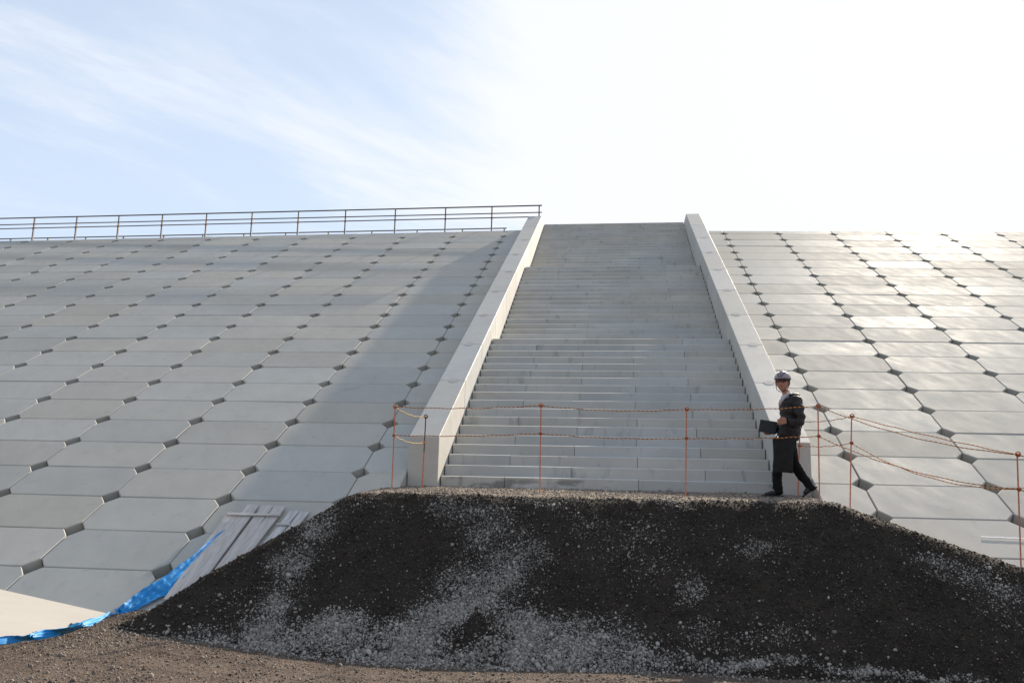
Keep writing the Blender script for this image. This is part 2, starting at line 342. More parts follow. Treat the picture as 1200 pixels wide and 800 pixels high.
# pale gravel on the mound front
x, y = scatter(1700000, -3.2, 8.6, -4.75, -1.75, lambda x, y: np.clip(drift(x, y)**2.0*.66+.003, 0, 1)*(h_mound(x, y) > h_ground(x, y)-.03))
S = np.clip(rng.lognormal(math.log(.0052), .50, len(x)), .0026, .024)*(1+.35*np.clip((-3.4-y)/1.0, 0, 1))
stones('gravel', np.stack([x, y, h_all(x, y)+S*.3], -1), S, np.clip(rng.beta(2, 2.2, len(x)), 0, 1), M['stone'], 'pale crushed gravel spilling down the dark front of the mound', 'gravel')
x, y = scatter(260000, -3.2, 8.6, -4.75, -1.9, lambda x, y: .28*(h_mound(x, y) > h_ground(x, y)-.03)+0*x)
S = np.clip(rng.lognormal(math.log(.0060), .5, len(x)), .003, .022)
stones('soil_crumb', np.stack([x, y, h_all(x, y)+S*.2], -1), S, rng.beta(1.3, 3.5, len(x)), M['crumb'], 'dark brown soil crumbs covering the front of the mound', 'soil')
# tan gravel on the flat top
x, y = scatter(52000, -.9, 8.6, -3.6, 0, lambda x, y: topmask(x, y)*.8)
S = np.clip(rng.lognormal(math.log(.0058), .45, len(x)), .003, .018)
stones('gravel', np.stack([x, y, h_all(x, y)+S*.25], -1), S, rng.beta(2, 2, len(x)), M['pebble'], 'tan gravel strewn over the flat top of the mound', 'gravel')
# brown pebbles over the ground, thicker by the toe
def gd(x, y): return np.clip(.25+.9*np.clip(fbm(x*2, y*2, 3)+.1, 0, 1)+.5*np.exp(-((x+2.4)/.8)**2-((y+4.2)/.7)**2), 0, 1)*(h_mound(x, y) < h_ground(x, y)+.02)
x, y = scatter(200000, -5.2, 7.5, -7.9, -2.9, gd)
S = np.clip(rng.lognormal(math.log(.0052), .50, len(x)), .0025, .03)
stones('gravel', np.stack([x, y, h_all(x, y)+S*.25], -1), S, rng.beta(1.5, 2.6, len(x)), M['pebble'], 'brown pebbles scattered over the ground below the mound', 'gravel')
# pale stones rolled to the foot
x, y = scatter(26000, -2.6, 7.2, -4.9, -3.6, lambda x, y: np.exp(-((h_ground(x, y)-h_mound(x, y)-.02)/.07)**2)*np.clip(.12+.5*((x > -1.5) & (x < 3.2))+.8*fbm(x*1.5, y*1.5, 3), 0, 1))
S = np.clip(rng.lognormal(math.log(.0098), .38, len(x)), .006, .034)
stones('gravel', np.stack([x, y, h_all(x, y)+S*.35], -1), S, rng.beta(2, 2, len(x)), M['stone'], 'larger pale stones rolled to the foot of the mound', 'gravel')

# ------------------------------------------------------------------ sea wall slopes
SL = .5578; NN = math.hypot(1, SL); DN = Vector((0, -1, -SL))/NN
PW, PQ = 1.7571, .8965
T, Rz, LD = .2863, .1773, 1.0734
XL, XR = -.47, 5.455
def clip(poly, f):
    out = []
    for i in range(len(poly)):
        a, b = poly[i], poly[(i+1) % len(poly)]; fa, fb = f(a), f(b)
        if fa >= 0: out.append(a)
        if (fa >= 0) != (fb >= 0):
            t = fa/(fa-fb); out.append((a[0]+(b[0]-a[0])*t, a[1]+(b[1]-a[1])*t))
    # drop near-duplicates
    res = []
    for p in out:
        if not res or math.hypot(p[0]-res[-1][0], p[1]-res[-1][1]) > 1e-4: res.append(p)
    if len(res) > 1 and math.hypot(res[0][0]-res[-1][0], res[0][1]-res[-1][1]) < 1e-4: res.pop()
    return res
def inset(poly, d):
    n = len(poly); out = []
    for i in range(n):
        p, a, b = Vector(poly[i]), Vector(poly[i-1]), Vector(poly[(i+1) % n])
        e1 = (p-a).normalized(); e2 = (b-p).normalized(); n1 = Vector((-e1.y, e1.x)); n2 = Vector((-e2.y, e2.x))
        m_ = (n1+n2); k = 1+n1.dot(n2)
        out.append(tuple(p + m_*(d/max(k, .35))))
    return out
def slope(label, O, sk, sidex, side, i0, i1, crest, endx, px_of):
    O = Vector(O); U = Vector((1, sk, 0)); root = empty('seawall_slope', (O.x, 0, -1.7)); tag(root, label, 'sea wall', 'paved slopes of the sea wall')
    nrm = U.cross(-DN).normalized()
    def P(u, v, h=0): return O + U*u + DN*v + nrm*h
    def yz(u, v): return O + U*u + DN*v
    A, B = .150, .176; gap = .006
    big = []
    for j in range(-3, 25):
        for i in range(i0, i1):
            u0, u1, v0, v1 = i*PW, (i+1)*PW, j*PQ, (j+1)*PQ
            if j == -2: pass
            pts = [(u0+A, v0+gap), (u0+gap, v0+B), (u0+gap, v1-B), (u0+A, v1-gap), (u1-A, v1-gap), (u1-gap, v1-B), (u1-gap, v0+B), (u1-A, v0+gap)]
            pts = clip(pts, lambda q: side*(yz(*q).x - sidex)-.012)
            if len(pts) < 3: continue
            pts = clip(pts, lambda q: crest(yz(*q).x) - yz(*q).y)
            if len(pts) < 3: continue
            pts = clip(pts, lambda q: side*(endx-yz(*q).x))
            if len(pts) < 3: continue
            ar = .5*sum(pts[k][0]*pts[(k+1) % len(pts)][1]-pts[(k+1) % len(pts)][0]*pts[k][1] for k in range(len(pts)))
            if abs(ar) < .02: continue
            if ar < 0: pts = pts[::-1]
            ins = inset(pts, .011)
            c = (sum(p[0] for p in pts)/len(pts), sum(p[1] for p in pts)/len(pts))
            tu, tv, dz = random.gauss(0, .0015), random.gauss(0, .0018), random.gauss(0, .0016)
            hh = lambda p: tu*(p[0]-c[0]) + tv*(p[1]-c[1]) + dz
            n = len(pts); vs_ = [P(*p, -.19) for p in pts] + [P(*p, hh(p)-.010) for p in pts] + [P(*p, hh(p)) for p in ins]
            fs = [tuple(range(2*n, 3*n))[::-1]] + [(k, n+k, n+(k+1) % n, (k+1) % n) for k in range(n)] + [(n+k, 2*n+k, 2*n+(k+1) % n, n+(k+1) % n) for k in range(n)]
            ju, jv = random.gauss(0, .0022), random.gauss(0, .0022); vs_ = [q+U*ju+DN*jv for q in vs_]
            cw = P(*c); d = cw-CAM; z = d.dot(_F); x_ = d.dot(_R)/z*FOC+600; y_ = 400-d.dot(_U)/z*FOC
            vis = 0 < x_ < 1200 and y_ < 725 and not (j > 17 and cw.z < (h_mound(cw.x, cw.y)))
            big.append(((-abs(ar)/z**2*(d.normalized().dot(nrm)) if vis else 0)*-1 if False else (abs(ar)/z**2*abs(d.normalized().dot(nrm)) if vis else 0), vs_, fs))
    big.sort(key=lambda q: -q[0])
    for a, vs_, fs in big[:100]:
        if a <= 0: continue
        mb = MB(); mb.add(vs_, fs); mb.build('concrete_panel', M['panel'], root)
    rest = MB(); [rest.add(b[1], b[2]) for k, b in enumerate(big) if k >= 100 or b[0] <= 0]
    o = rest.build('concrete_panel', M['panel'], root); o['kind'] = 'stuff'
    # backing sheet 0.19 m under the panel faces, crest cap and fill
    mb = MB(); e = [sidex, endx]; yb = -4.3
    def pl(x, y, h):  # point of the plane at given x,y, offset h along the normal
        u = (x-O.x); p = O+U*u; v = (p.y-y)*NN; return O+U*u+DN*v+nrm*h
    q = [pl(e[0], yb, -.185), pl(e[1], yb, -.185), pl(e[1], crest(e[1])+.0, -.185), pl(e[0], crest(e[0]), -.185)]
    mb.add(q, [(0, 1, 2, 3)]); mb.build('backing', M['backing'], root)
    mb = MB(); n = 12
    tp = [];
    for k in range(n+1):
        x_ = e[0]+(e[1]-e[0])*k/n; p = pl(x_, crest(x_)+.004, -.012)
        tp += [p, p+Vector((0, .55, .0)), p+Vector((0, .55, -.9)), p+Vector((0, .0, -.9))]
    fs = []
    for k in range(n):
        for s_ in range(4): fs.append((4*k+s_, 4*k+(s_+1) % 4, 4*k+4+(s_+1) % 4, 4*k+4+s_))
    fs += [(0, 1, 2, 3), (4*n+3, 4*n+2, 4*n+1, 4*n)]
    mb.add(tp, fs); mb.build('crest_beam', M['cap'], root)
    return root
def crestL(x): return 15.52 + .0425*(x+1.0)
def crestR(x): return 15.02 + .078*(x-5.9)
slope('pale grey panelled slope left of the stairs with a railing on its crest', (-1.1865, 13.8774, 8.0511), .0072, XL, -1, -16, 1, crestL, -25.5, None)
slope('glossy grey panelled slope right of the stairs behind the walking man', (6.1397, 13.868, 8.035), .0675, XR, 1, -1, 9, crestR, 20.5, None)
# embankment body behind the slopes (carries the crest road)
mb = MB(); mb.box(-26, -.5, 15.0, 24, -2, 8.35); mb.box(5.5, 21, 15.3, 24, -2, 8.35); mb.box(-.45, 5.43, 17.2, 24, -2, 9.3)
tag(mb.build('embankment', M['cap']), 'grey crest of the embankment behind the slopes', 'embankment', kind='structure')

# ------------------------------------------------------------------ staircase
stair = empty('staircase', (2.5, 0, 0)); tag(stair, 'long concrete staircase with three flights and sloping side parapets climbing the sea wall', 'staircase')
def nose(k): return (k-1)*T + (LD-T)*((k > 18)+(k > 36)), k*Rz
mb = MB(); prof = []
for k in range(1, 55):
    Y, Z = nose(k); d = LD if k in (18, 36) else T
    if k == 54: d = 1.2
    bm_ = MB(); jj = random.gauss(0, .012); js = [.018, 1.0+jj, 3.0-jj, W-.018] if k % 2 else [.018, 2.0+jj, 4.0-jj, W-.018]
    bot = Z-Rz if k > 1 else -.45
    for a, b_ in zip(js[:-1], js[1:]):
        gg = .0035 if k < 19 else .0022; g0 = .0 if a < .1 else gg; g1 = 0. if b_ > W-.1 else gg
        dy = random.gauss(0, .002)
        zt_ = Z+random.gauss(0, .0012); yf = Y+dy; pr_ = [(yf, bot+.003), (Y+d+.012, bot+.003), (Y+d+.012, zt_), (yf+.032, zt_), (yf+.002, zt_-.010), (yf, zt_-.013)]; m_ = len(pr_)
        bm_.add([(a+g0, q[0], q[1]) for q in pr_]+[(b_-g1, q[0], q[1]) for q in pr_], [tuple(range(m_))[::-1], tuple(range(m_, 2*m_))]+[(q, (q+1) % m_, m_+(q+1) % m_, m_+q) for q in range(m_)])
    bm_.build('step', M['step'], stair, bevel=.0025)
    prof.append((Y+.06, Z-.03))
mb = MB(); n = 0
for k in range(1, 55):
    Y, Z = nose(k); d = LD if k in (18, 36) else T
    mb.box(.003, W-.003, Y+.05, Y+d+.049, Z-Rz-.35, Z-.035)
mb.build('core', M['backing'], stair)
def ptop(y): return .844+.5516*y
for x0, x1, nm in ((XL, 0., 'left'), (5.0, XR, 'right')):
    pb = MB(); ys = [-.168]+[.15+1.74*k for k in range(1, 9)]+[15.8]
    for q, (a, b_) in enumerate(zip(ys[:-1], ys[1:])):
        g0 = .0 if q == 0 else .003; a += g0*1.7; b_ -= .005
        za, zb = ptop(a), ptop(b_); la = za-1.25 if q else -.5; lb = zb-1.25
        pb.add([(x0,a,la),(x1,a,la),(x1,b_,lb),(x0,b_,lb),(x0,a,za),(x1,a,za),(x1,b_,zb),(x0,b_,zb)], [(0,3,2,1),(4,5,6,7),(0,1,5,4),(1,2,6,5),(2,3,7,6),(3,0,4,7)])
    zt = ptop(15.8); pb.box(x0, x1, 15.8, 17.9, zt-1.6, zt-.004)
    o = pb.build('parapet', M['parapet'], stair, bevel=.009)
    # faint mortar patches over the lifting sockets at alternate joints
    for k in range(1, 8):
        y0 = .15+1.74*k; c = (x0+x1)/2+random.uniform(-.03, .05); s = MB(); ring = []
        for t in range(14):
            th = 2*math.pi*t/14; rx = .085*(1+.2*random.random()); u = math.cos(th)*rx; v = math.sin(th)*rx*.9
            ring.append((c+u, y0+v, ptop(y0+v)+.0035))
        s.add(ring, [tuple(range(14))]); po = s.build('mortar_patch', M['apron'] if k % 3 == 0 else M['cap'], o); po.location = (0, 0, 0)
    # light fill under the parapet
    fb = MB(); 
    for k in range(0, 16):
        ya, yb = k*1.0, k*1.0+.995; za = ptop(ya)-1.0
        fb.box(x0+.02, x1-.02, ya, yb, za-1.2, za)
    fb.build('footing', M['backing'], stair)

# ------------------------------------------------------------------ crest railings
def railing(name, label, pxs, Y, ytop, mids, base_z, r=.022, foot=1.1):
    t0 = at(pxs[0], 250, (0, Y, 0), (0, 1, 0)); root = empty(name, (t0.x, Y, base_z)); tag(root, label, 'railing', 'railings on the crest')
    pts = [at(px, ytop(px), (0, Y, 0), (0, 1, 0)) for px in pxs]
    # real railings are straight: fit a line through the tops
    X = np.array([p.x for p in pts]); Zt = np.array([p.z for p in pts]); a, b_ = np.polyfit(X, Zt, 1)
    for x in X:
        mb = MB(); zt = a*x+b_; mb.box(x-r, x+r, Y-r*1.3, Y+r*1.3, base_z, zt-.01); mb.build('post', M['rail'], root)
        if mids and X[0] < x < X[-1]:
            for dz in mids[1:]:
                cb = MB(); cb.box(x-.030, x+.040, Y-.062, Y-r*1.3-.002, zt-dz-.045, zt-dz-.005); cb.build('clamp', M['clamp'], root)
    xa, xb = X.min()-6, X.max()+.10
    for dz in [0]+list(mids):
        z0, z1 = a*xa+b_-dz, a*xb+b_-dz
        mb = MB(); mb.tube([(xa, Y-.02, z0), (xb, Y-.02, z1)], .021 if dz else .026, 8); mb.build('rail', M['rail'], root, smooth=False)
    return root
ty = lambda px: 256.3 - .0241*px
railing('metal_railing', 'three-rail brown metal railing with tall posts along the near crest', [-60, -9, 41, 90.7, 140, 191, 242.7, 296, 350.3, 405.5, 463.75, 522.5, 576.75, 632], 16.2, ty, [.26, .42], 8.3)
railing('metal_railing', 'low far railing whose short post tops just clear the left crest', [-30, 12.7, 56.3, 100.7, 145, 192, 238, 286, 335, 385, 436, 489, 542, 591], 19.6, lambda px: 280.2-.0212*px, [.4], 8.3, .022)

# ------------------------------------------------------------------ concrete apron, tarp, planks, white strip for a sunlit edge
NLn = Vector((-SL*.0, -SL, 1)).normalized()
OLp = Vector((-1.1865, 13.8774, 8.0511)); NL = Vector((1, .0072, 0)).cross(Vector((0, 1, SL))).normalized()
def wl(px, py, h=0.): return at(px, py, OLp+NL*h, NL)
A_, B_ = wl(125, 718, .006), wl(0, 690, .006); C_ = at(0, 751, (0, 0, -1.62), (0, 0, 1))
far = B_+(B_-A_)*2.5; farC = C_+(B_-A_)*2.5+Vector((-1.2, 0, 0)); A2 = A_+(A_-B_)*.08
apron = MB(); tp = [A2, B_, far, farC, C_, A2+(C_-A2)*.35+Vector((.1, -.03, 0))]
apn = (B_-A_).cross(C_-A_).normalized(); apn = apn if apn.z > 0 else -apn
tp = [p - apn*((p-A_).dot(apn)) for p in tp]
n = len(tp); apron.add([*tp, *[p-Vector((0, 0, .5)) for p in tp]], [tuple(range(n)), tuple(range(2*n-1, n-1, -1))]+[(k, n+k, n+(k+1) % n, (k+1) % n) for k in range(n)])
o = apron.build('pavement', M['apron']); bmx = bmesh.new(); bmx.from_mesh(o.data); bmesh.ops.recalc_face_normals(bmx, faces=bmx.faces); bmx.to_mesh(o.data); bmx.free()
tag(o, 'sunlit beige concrete apron at the lower left', 'apron', kind='structure')

# the tarp: one crumpled sheet given by its two long edges (photo pixels on the wall plane, then on the ground)
e_up = [(262,622,.05),(246,634,.06),(228,650,.07),(208,664,.08),(186,680,.09),(166,692,.10),(151,704,.10),(140,713,.10)]
e_lo = [(266,622,.03),(252,640,.02),(238,657,.02),(224,675,.02),(206,692,.02),(186,702,.02),(168,711,.03),(150,722,.03)]
up = [wl(a, b_, h) for a, b_, h in e_up]; lo = [wl(a, b_, h) for a, b_, h in e_lo]
gz = lambda px, py, z: at(px, py, (0, 0, z), (0, 0, 1))
for a, b_, c_ in ((131,715,728),(118,722,729),(104,727,735),(88,733,738),(70,738,744),(50,739,748),(28,745,751),(8,747,756),(-20,751,760),(-60,757,768)):
    up.append(gz(a, b_, -1.53)); lo.append(gz(a+3, c_, -1.60))
NS, NC = 12, 9
def cr(P, t):
    i = min(int(t), len(P)-2); f = t-i; p0, p1, p2, p3 = P[max(i-1, 0)], P[i], P[i+1], P[min(i+2, len(P)-1)]
    return .5*((2*p1)+(p2-p0)*f+(2*p0-5*p1+4*p2-p3)*f*f+(3*p1-p0-3*p2+p3)*f**3)
rows_ = []; tot = (len(up)-1)*NS
for k in range(tot+1):
    t = k/NS; a, b_ = cr(up, t), cr(lo, t); wd = (a-b_).length
    rows_.append([b_+(a-b_)*(c/NC) for c in range(NC+1)])
V = []
for k, rw in enumerate(rows_):
    for c, p in enumerate(rw):
        q = k/NS; wd = (rw[-1]-rw[0]).length
        nzz = float(fbm(p.x*9+c*.7, p.y*9+p.z*5+c*.9, 4)); am = min(.11, .18*wd+.015)*(1.6 if 6.3 < q < 8.6 else 1)
        V.append(p + Vector((.35, -.35, .8))*(nzz*am + .018*math.sin(c*2.1+q*1.3)) + Vector((0, 0, .012)))
F = [(k*(NC+1)+c, k*(NC+1)+c+1, (k+1)*(NC+1)+c+1, (k+1)*(NC+1)+c) for k in range(tot) for c in range(NC)]
mb = MB(); mb.add(V, F); tarp = mb.build('tarp', M['tarp'], smooth=True)
tag(tarp, 'crumpled bright blue tarpaulin trailing beside the planks and apron', 'tarp')

def plank(p0, p1, w_, th, label, h0=.0, nm='plank', cat='plank', grp='timber planks lying on the slope', jit=0.):
    p0, p1 = Vector(p0), Vector(p1); d = (p1-p0); L = d.length; d.normalize(); sd = d.cross(NL).normalized()
    mb = MB(); mb.box(-w_/2, w_/2, 0, L, 0, th); me_o = mb.build(nm, M['wood'], bevel=.003)
    me_o.matrix_world = Matrix(((sd.x, d.x, NL.x, p0.x+NL.x*h0), (sd.y, d.y, NL.y, p0.y+NL.y*h0), (sd.z, d.z, NL.z, p0.z+NL.z*h0), (0, 0, 0, 1)))
    return tag(me_o, label, cat, grp)
def pk(bx, by, tx, ty_, wpx, ext, label, h0, lift=0.):
    b_, t = wl(bx, by, .02), wl(tx, ty_, .02); d = (t-b_).normalized(); b_ = b_-d*ext
    e = wl(tx+wpx, ty_, .02); return plank(b_+(e-t)*.5, t+(e-t)*.5, (e-t).length*.985, .028, label, h0)
pk(196, 699, 267, 603, 22, .10, 'leftmost weathered plank on the slope next to the blue tarp', .012)
pk(228, 677, 290.5, 594, 13.6, .25, 'second plank from the tarp, beside the dark blue gap', .015)
pk(263, 655, 308, 594.5, 13, .35, 'plank just right of the dark gap, crossed by the batten', .014)
pk(290, 636, 322, 595.5, 13.5, .45, 'plank at the right end of the batten, half under the mound', .012)
pk(322, 622, 340, 600, 11, .5, 'shorter grey plank right of the batten, mostly under the soil', .0)
pk(335, 622, 352, 601, 11, .5, 'rightmost short plank, nearly buried by the mound edge', .0)
plank(wl(266, 604.5, .05), wl(329, 605.5, .05), .045, .02, 'thin wooden batten laid across the tops of the planks', .022, 'wood_batten', 'batten', 'thin battens across the planks')
plank(wl(324, 615, .05), wl(340, 615.5, .05), .035, .02, 'short wooden batten on the buried planks by the mound', .004, 'wood_batten', 'batten', 'thin battens across the planks')

ORp = Vector((6.1397, 13.868, 8.035)); NR = Vector((1, .0675, 0)).cross(Vector((0, 1, SL))).normalized()
def wr(px, py, h=0.): return at(px, py, ORp+NR*h, NR)
pts = [wr(1150, 627.5, .02), wr(1160, 628, .02), wr(1166, 628.5, .02), wr(1172, 628, .02), wr(1180, 629, .02), wr(1190, 629, .02), wr(1205, 630.5, .02), wr(1240, 632, .02), wr(1290, 634, .02)]
pts = [pts[0]+Vector((-.02, -.05, -.04))] + pts
mb = MB(); e_ = DN*.009
for k, p in enumerate(pts): q = p-NR*.014; mb.v += [tuple(q-e_), tuple(q+e_), tuple(q+e_+NR*.004), tuple(q-e_+NR*.004)]
mb.f = [(4*k+a, 4*k+(a+1) % 4, 4*k+4+(a+1) % 4, 4*k+4+a) for k in range(len(pts)-1) for a in range(4)]+[(0, 1, 2, 3), (4*len(pts)-1, 4*len(pts)-2, 4*len(pts)-3, 4*len(pts)-4)]
tag(mb.build('sunlit_edge_strip', M['white_strip']), 'white strip painted as the sunlit concrete edge on the right slope by the mound', 'sunlit_edge_strip')  # added strip: sunlight on the apron's far edge put into white colour

# ------------------------------------------------------------------ stakes and ropes
def hm(x, y): return float(h_all(np.array([x]), np.array([y]))[0])
def ring(mb, c, r, t, ax='y', n=14, turns=1.0, pitch=0.):
    pts = []
    for k in range(int(n*turns)+1):
        th = 2*math.pi*k/n; 
        pts.append(Vector(c) + (Vector((math.cos(th)*r, pitch*k/n, math.sin(th)*r)) if ax == 'y' else Vector((math.cos(th)*r, math.sin(th)*r, pitch*k/n))))
    mb.tube(pts, t, 6)
stakes = {}
def stake(key, bpx, tpx, tpy, Y, lo_py, label, m_='stake'):
    t = at(tpx, tpy, (0, Y, 0), (0, 1, 0)); bx = at(bpx, 575, (0, Y, 0), (0, 1, 0)).x; b_ = Vector((bx, Y, hm(bx, Y)))
    lz = at(tpx, lo_py, (0, Y, 0), (0, 1, 0)).z; f = (lz-b_.z)/(t.z-b_.z); m1 = b_+(t-b_)*f
    root = empty('stake', b_); tag(root, label, 'stake', 'orange steel stakes of the rope barrier')
    mb = MB(); mb.tube([b_-(t-b_)*.12, b_+(t-b_)*.5, t], .0088, 8); mb.build('rod', M['stake'] if m_ != 'half' else M['stake_rust_shade'], root)
    mb = MB(); ring(mb, t+Vector((.004, -.012, .008)), .026, .0075); mb.build('hook', M['stake'] if m_ != 'half' else M['stake_rust_shade'], root)
    mb = MB(); ring(mb, m1+Vector((.004, -.012, 0)), .020, .0065); mb.build('hook', M['stake'], root)
    if m_ == 'half':
        mb = MB(); mb.tube([b_-(t-b_)*.0+Vector((0, 0, .002)), b_+(t-b_)*.5], .0098, 8); mb.build('painted_sleeve', M['stake'], root)
    stakes[key] = (t+Vector((0, -.012, .004)), m1+Vector((0, -.012, 0)))
stake(1, 459, 463, 477, -1.2, 510, 'leftmost stake standing in front of the left parapet')
stake(2, 632.5, 634, 475.5, -1.2, 508, 'stake in front of the stairs left of their middle')
stake(3, 803.5, 804.5, 480, -1.2, 513.5, 'stake in front of the stairs near their right side')
stake(4, 960, 958.5, 476, -1.2, 511, 'stake just right of the walking man at his back')
stake(5, 494.5, 499, 488.5, -.42, 518.5, 'shorter stake with rusty, shade-darkened top against the left parapet end', 'half')
stake(6, 935, 937.5, 494, -.42, 522, 'reddish stake mostly hidden behind the walking man')
stake(7, 995, 998, 488, -.95, 519, 'stake on the right shoulder, second right of the man')
stake(8, 1189.5, 1192, 533, -2.72, 573, 'rightmost stake standing low on the sloping mound edge')
def rope(a, b_, sag, label, m_='tiger', wob=.004, r=.0062, ph=0., coil=True):
    n = 44; pts = []
    for k in range(n+1):
        t = k/n; p = a+(b_-a)*t; p = p+Vector((0, 0, -4*sag*t*(1-t) + wob*math.sin(9*t*math.pi+ph)*min(1, 8*t, 8*(1-t))))
        pts.append(p)
    mb = MB(); mb.tube(pts, r, 6)
    if coil:
        for c in (a, b_): ring(mb, c+Vector((0, 0, -.010)), .017, .0055, 'z', 9, 2.6, .008)
    o = mb.build('rope', M[m_], smooth=True); return tag(o, label, 'rope', 'ropes of the barrier')
S_ = stakes
for L, nm, sg in ((0, 'upper', .03), (1, 'lower', .02)):
    rope(S_[1][L], S_[2][L], sg, f'{nm} rope span between the leftmost stake and the stake left of mid-stairs', ph=.4+L)
    rope(S_[2][L], S_[3][L], sg*1.5, f'{nm} rope span across the middle of the stairs', ph=1.9+L)
    rope(S_[3][L], S_[4][L], sg*.8, f'{nm} rope span passing in front of the walking man', ph=3+L)
    rope(S_[1][L], S_[5][L], .05, f'{nm} pale yellow rope joining the two leftmost stakes', 'yellow_rope', r=.0075)
    rope(S_[6][L], S_[7][L], .03, f'{nm} rope from behind the man to the next stake on the right', r=.005)
    rope(S_[4][L], S_[8][L], .10 if L == 0 else .12, f'{nm} long rope from the stake beside the man down to the rightmost stake', ph=2)
    rope(S_[7][L], S_[8][L], .02 if L == 0 else .16, f'{nm} long rope from the right shoulder stake down to the rightmost stake', ph=5)
    e = S_[8][L]+Vector((1.9, -1.3, -.62 if L == 0 else -.72)); rope(S_[8][L], e, .05, f'{nm} rope leaving the photo to the right of the last stake', ph=1, coil=False)
    S_[9+L] = e
# stake outside the frame that holds the last span
e0, e1 = S_[9], S_[10]; root = empty('stake', (e0.x, e0.y, hm(e0.x, e0.y))); tag(root, 'stake beyond the right edge holding the last rope span', 'stake', 'orange steel stakes of the rope barrier')
mb = MB(); mb.tube([(e0.x, e0.y, hm(e0.x, e0.y)-.1), (e0.x, e0.y, e0.z+.03)], .0088, 8); mb.build('rod', M['stake'], root)

# ------------------------------------------------------------------ person (faces -X, left side to the camera)
PY = -.80
gx = at(920, 581, (0, PY, 0), (0, 1, 0)).x
gzp = hm(gx, PY)+.008
PX = (at(930, 500, (0, PY, 0), (0, 1, 0)).x - at(920, 500, (0, PY, 0), (0, 1, 0)).x)/10   # metres per photo pixel there
def pp(px, py, dy=0.):          # local point from the silhouette
    p = at(px, py, (0, PY+dy, 0), (0, 1, 0)); return Vector((p.x-gx, dy, p.z-gzp))
person = empty('person', (gx, PY, gzp)); tag(person, 'man in dark hooded jacket and helmet walking left past the stairs', 'person')
def skin(name, chains, material, parent=person, sub=2, root=0, extra=None):
    """chains: list of [(point, rx, ry) ...]; a chain may start from an existing vertex given as an int"""
    vs_ = []; es = []; rad = []
    for ch in chains:
        prev = None
        for e in ch:
            if isinstance(e, int): prev = e; continue
            vs_.append(Vector(e[0])); rad.append((e[1], e[2] if len(e) > 2 else e[1])); i = len(vs_)-1
            if prev is not None: es.append((prev, i))
            prev = i
    me = bpy.data.meshes.new(name); me.from_pydata(vs_, es, []); o = bpy.data.objects.new(name, me); col.objects.link(o)
    md = o.modifiers.new('skin', 'SKIN'); md.use_smooth_shade = True
    for i, r_ in enumerate(rad): me.skin_vertices[0].data[i].radius = r_; me.skin_vertices[0].data[i].use_root = (i == root)
    sb = o.modifiers.new('sub', 'SUBSURF'); sb.levels = sub; sb.render_levels = sub
    dg = bpy.context.evaluated_depsgraph_get(); dg.update(); nm = bpy.data.meshes.new_from_object(o.evaluated_get(dg)); bpy.data.objects.remove(o); bpy.data.meshes.remove(me)
    nm.name = name; return nm
def finish(name, me, material, parent=person, loc=None):
    me.materials.clear(); me.materials.append(material); me.shade_smooth(); o = bpy.data.objects.new(name, me); col.objects.link(o); o.parent = parent
    if loc is not None: o.location = loc
    return o
hip = pp(924, 514); sho = pp(927, 470); neck = pp(922, 463); headc = pp(917.2, 448.3)
kF, aF, tF = pp(912, 546, -.06), pp(911, 573.5, -.06), pp(896, 579.5, -.06)
kB, aB, tB = pp(931.5, 546, .09), pp(950, 570.5, .09), pp(943, 580, .09)
shL, shR = pp(932, 471, -.17), pp(922, 471, .17)
elL, haL = pp(939, 494, -.24), pp(919.5, 493.5, -.20)
elR, haR = pp(918, 496, .20), pp(900.5, 507, .02)
body = skin('body', [
    [(hip, .055, .07), (hip+(sho-hip)*.45, .08, .10), (sho+Vector((0, 0, -.06)), .07, .10), (neck, .060, .060), (neck+(headc-neck)*.55, .056, .056)],
    [0, (pp(918, 520, -.08), .06), (kF, .052), (aF, .036), (tF+Vector((.05, 0, .0)), .03)],
    [0, (pp(927, 520, .09), .06), (kB, .052), (aB, .036), (tB, .03)],
    [2, (shL+Vector((0, .04, -.03)), .036), (elL, .032), (haL+Vector((.05, 0, 0)), .026)],
    [2, (shR+Vector((0, -.04, -.03)), .036), (elR, .032), (haR+Vector((.06, .03, .01)), .026)]], M['skin'])
bmb = bmesh.new(); bmb.from_mesh(body); bpy.data.meshes.remove(body)
# head: ellipsoid with jaw, nose, ears; looks to -X and a little to the camera
FACE = R(205)+R(38)      # heading of the face in the XY plane: -X turned towards -Y
fdir = Vector((math.cos(FACE), math.sin(FACE), -.04)).normalized(); sdir = Vector((-fdir.y, fdir.x, 0)).normalized(); udir = fdir.cross(sdir)*-1
udir = Vector((0, 0, 1))
HM = Matrix(((sdir.x, fdir.x, udir.x), (sdir.y, fdir.y, udir.y), (sdir.z, fdir.z, udir.z)))
HS = .113
def add_bm(bm_, fn, **k):
    r_ = fn(bm_, **k); return r_['verts']
hv = add_bm(bmb, bmesh.ops.create_uvsphere, u_segments=28, v_segments=20, radius=1)
for v in hv:
    x, y, z = v.co
    j = max(0, -z)
    sx = .74*(1-.34*j**1.6); sy = .90*(1-.10*j); yy = y*sy
    if y > 0:
        yy += -.07*y*max(0, z)*1.0 + .06*j*y
        yy += .16*math.exp(-(x/.13)**2-((z+.05)/.17)**2)          # nose
        yy += .045*math.exp(-(x/.22)**2-((z+.47)/.09)**2)          # lips
        yy += -.05*math.exp(-((abs(x)-.34)/.16)**2-((z-.12)/.10)**2)  # eye sockets
        yy += .03*math.exp(-((z-.26)/.08)**2)*max(0, 1-abs(x)*1.5)    # brow
        yy += .05*math.exp(-(x/.3)**2-((z+.80)/.14)**2)            # chin
    v.co = headc + HM @ (Vector((x*sx, yy, z*1.12))*HS)
